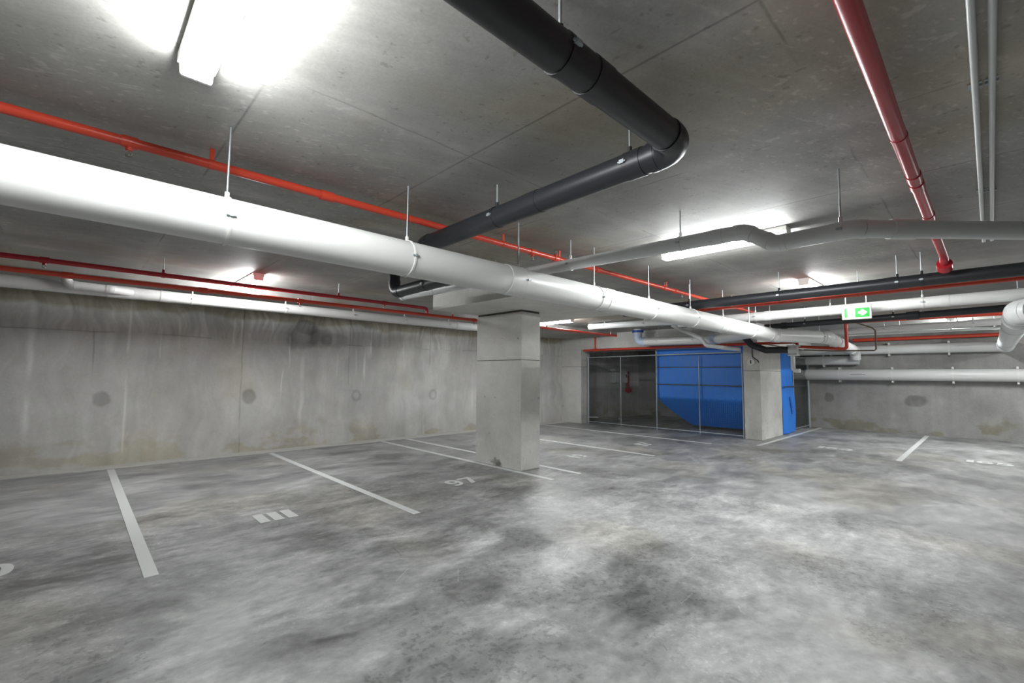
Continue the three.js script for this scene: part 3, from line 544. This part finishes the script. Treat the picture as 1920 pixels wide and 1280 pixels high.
// ------------------------------------------------------------------ exit sign
{
  const g = thing('exit_sign', 'green and white illuminated exit sign with a white arrow', 'sign');
  g.position.set(8.5, 2.55, -1.36); g.rotation.y = -Math.PI / 2 + 0.12;      // its face looks down the driveway
  const W = 0.36, H = 0.225;
  mesh('housing', rbox(-W / 2, W / 2, -H / 2, H / 2, -0.03, 0.02, 0.012, 3), M.whiteMetal, g);
  const cv = document.createElement('canvas'); cv.width = 512; cv.height = 300; const x = cv.getContext('2d');
  x.fillStyle = '#ffffff'; x.fillRect(0, 0, 512, 300); x.fillStyle = '#21b540'; x.fillRect(22, 30, 54, 244); x.fillRect(228, 30, 268, 244);
  x.fillStyle = '#ffffff'; x.beginPath(); x.moveTo(276, 124); x.lineTo(330, 124); x.lineTo(330, 78); x.lineTo(380, 78); x.lineTo(456, 152); x.lineTo(380, 226); x.lineTo(330, 226); x.lineTo(330, 180); x.lineTo(276, 180); x.closePath(); x.fill();
  x.fillStyle = '#b9dcae'; x.beginPath(); x.moveTo(160, 140); x.lineTo(176, 132); x.lineTo(160, 180); x.lineTo(148, 186); x.closePath(); x.fill();
  const tex = new THREE.CanvasTexture(cv); tex.colorSpace = THREE.SRGBColorSpace;
  const face = new THREE.PlaneGeometry(W - 0.03, H - 0.05); face.translate(0, -0.012, 0.0215);
  mesh('lit_face', face, new THREE.MeshStandardMaterial({ map: tex, color: 0xa8a8a8, emissive: 0xffffff, emissiveMap: tex, emissiveIntensity: 0.12, roughness: 0.4 }), g);
  for (const s of [-0.13, 0.12]) mesh('hanger_chain', cyl(V(s, H / 2, -0.005), V(s, C - 2.55, -0.005), 0.007, 8), M.whiteMetal, g);
  const l = new THREE.RectAreaLight(0xb8ffc4, 0.5, W - 0.04, H - 0.06); l.position.set(0, -0.012, 0.026); l.rotation.y = Math.PI; l.castShadow = true; g.add(l);
}

// ------------------------------------------------------------------ storage cage
function wireMesh(w, h, pitch, t) {
  const gs = []; for (let i = 0; i <= Math.round(w / pitch); i++) { const b = new THREE.BoxGeometry(t, h, t); b.translate(i * pitch, h / 2, 0); gs.push(b); }
  for (let j = 0; j <= Math.round(h / pitch); j++) { const b = new THREE.BoxGeometry(w, t, t); b.translate(w / 2, j * pitch, t * 0.9); gs.push(b); }
  return mergeGeometries(gs);
}
{
  const X = 12.42, f = thing('mesh_fence', 'galvanised wire mesh fence closing the storage cage below the beam', 'fence');
  for (const [z, r, h] of [[-9.29, 0.034, 2.2], [-8.04, 0.014, 2.17], [-6.82, 0.018, 2.36], [-5.55, 0.014, 2.14], [-4.42, 0.018, 2.17]]) mesh('fence_post', cyl(V(X, 0, z), V(X, h, z), r, 12), M.galv, f);
  mesh('top_rail', cyl(V(X - 0.01, 2.165, -9.29), V(X - 0.01, 2.2, -4.42), 0.02, 12), M.galv, f);
  mesh('bottom_rail', cyl(V(X, 0.06, -9.29), V(X, 0.06, -4.42), 0.016, 12), M.galv, f);
  mesh('upper_wire', cyl(V(X, 2.345, -9.29), V(X, 2.345, -4.42), 0.012, 8), M.galv, f);
  mesh('stop_bar', cyl(V(X - 0.02, 0.2, -9.29), V(X - 0.05, 0.22, -8.85), 0.022, 10), M.galv, f);
  const mg = wireMesh(4.87, 2.09, 0.05, 0.0024); mg.rotateY(-Math.PI / 2); mg.translate(X + 0.012, 0.07, -9.29);
  const w = mesh('wire_mesh', mg, M.wire, f); w.userData.kind = 'stuff';
  const s = thing('mesh_fence', 'wire mesh side fence between the far column and the end wall', 'fence');
  const Z = -4.06;
  for (const [x, r] of [[14.0, 0.024], [15.4, 0.02], [16.98, 0.045]]) mesh('fence_post', cyl(V(x, 0, Z), V(x, 2.2, Z), r, 12), M.galv, s);
  mesh('top_rail', cyl(V(14.0, 2.18, Z), V(16.98, 2.18, Z), 0.02, 12), M.galv, s);
  mesh('bottom_rail', cyl(V(14.0, 0.06, Z), V(16.98, 0.06, Z), 0.018, 12), M.galv, s);
  mesh('cable_tie', cyl(V(14.0, 1.3, Z + 0.145), V(16.4, 1.3, Z + 0.06), 0.014, 8), M.wire, s);
  const m2 = wireMesh(2.95, 2.1, 0.05, 0.004); m2.translate(14.0, 0.07, Z - 0.01); const w2 = mesh('wire_mesh', m2, M.wire, s); w2.userData.kind = 'stuff';

  // blue sheeting behind the front fence: hangs flat above, bellies in toward the cage below
  const sheet = (nu, nv, fn) => {
    const pos = [], idx = []; for (let j = 0; j <= nv; j++) for (let i = 0; i <= nu; i++) pos.push(...fn(i / nu, j / nv));
    for (let j = 0; j < nv; j++) for (let i = 0; i < nu; i++) { const a = j * (nu + 1) + i, b = a + nu + 1; idx.push(a, a + 1, b, b, a + 1, b + 1); }
    const g = new THREE.BufferGeometry(); g.setAttribute('position', new THREE.Float32BufferAttribute(pos, 3)); g.setIndex(idx); g.computeVertexNormals(); return g;
  };
  const solid = (fn, nu, nv, off) => mergeGeometries([sheet(nu, nv, fn), sheet(nu, nv, (u, v) => { const p = fn(1 - u, v); return [p[0] + off[0], p[1] + off[1], p[2] + off[2]]; })]);
  const bs = thing('blue_sheet', 'wide blue plastic sheet hung behind the front mesh fence of the cage', 'plastic sheet');
  const prof = (u, v) => {
    const y = 0.12 + v * 2.28; let z0 = -6.86; if (y < 1.0) z0 += 0.62 * Math.pow((1.0 - y) / 0.88, 1.6);
    const z = z0 + u * (-4.42 - z0);
    let x = 12.53 + 0.012 * Math.sin(z * 3.1 + y * 2) - 0.02 * Math.sin((y - 0.9) * 2.2);
    if (y < 0.94) x += 1.15 * Math.pow(0.94 - y, 1.05);
    return [x, y, z];
  };
  mesh('sheet', solid(prof, 40, 60, [0.006, 0, 0]), M.blue, bs);
  mesh('tie_wire', mergeGeometries([cyl(V(12.49, 1.335, -6.9), V(12.49, 1.32, -4.42), 0.016, 8), cyl(V(12.49, 1.83, -6.9), V(12.49, 1.82, -4.42), 0.012, 8)]), M.wire, bs);
  const bs2 = thing('blue_sheet', 'narrow upright blue sheet tied to the side fence beside the far column', 'plastic sheet');
  const prof2 = (u, v) => { const y = 0.02 + v * 2.2, x1 = 15.15 + 0.1 * Math.sin(y * 2.4 + 0.6) * sst(0, 1.4, y); const x = 14.06 + u * (x1 - 14.06); return [x, y, Z + 0.1 + 0.02 * Math.sin(u * 5 + 0.4) - 0.04 * (1 - sst(0, 0.22, u)) + 0.012 * Math.sin(y * 3)]; };
  mesh('sheet', solid(prof2, 24, 40, [0, 0, -0.006]), M.blue, bs2);
  mesh('tape_strip', orient(new THREE.BoxGeometry(0.1, 0.5, 0.004), V(14.66, 0.78, Z + 0.128), V(0.42, -1, 0)), M.blueTape, bs2);

  const hb = thing('hose_cabinet', 'grey metal cabinet on the wall inside the storage cage', 'cabinet');
  mesh('body', rbox(15.05, 15.9, 1.3, 1.84, -10.2, -9.98, 0.01), M.greyMetal, hb);
  mesh('door', rbox(15.08, 15.87, 1.33, 1.8, -9.985, -9.96, 0.006), M.greyMetal, hb);
  mesh('handle', rbox(15.75, 15.79, 1.5, 1.62, -9.965, -9.94, 0.005), M.dark, hb);
  const rv = thing('fire_riser', 'short red riser pipe on the wall beside the grey cabinet in the cage', 'pipe');
  mesh('riser', cyl(V(16.15, 0.9, -10.1), V(16.15, 1.75, -10.1), 0.05, 16), M.deepRed, rv); mesh('valve_body', cyl(V(16.15, 1.0, -10.2), V(16.15, 1.0, -10.0), 0.085, 16), M.deepRed, rv);
  mesh('wall_clamp', box(16.05, 16.25, 1.6, 1.64, -10.2, -10.03), M.galv, rv);
}
{ // round fitting on the far column
  const g = thing('round_fitting', 'small round white fitting with a dark centre on the far column', 'fitting');
  mesh('disc', cyl(V(12.35, 1.94, -4.17), V(12.31, 1.94, -4.17), 0.085, 24), M.whiteMetal, g);
  mesh('mark', rbox(12.304, 12.312, 1.895, 1.985, -4.182, -4.158, 0.003), M.dark, g);
  mesh('cable', sweep([V(12.33, 2.4, -4.14), V(12.33, 2.12, -4.14), V(12.335, 2.06, -4.13), V(12.335, 1.98, -4.03), V(12.34, 1.92, -3.99)], 0.01, 8), M.dark, g);
}
shade(scene);
renderer.render(scene, camera);
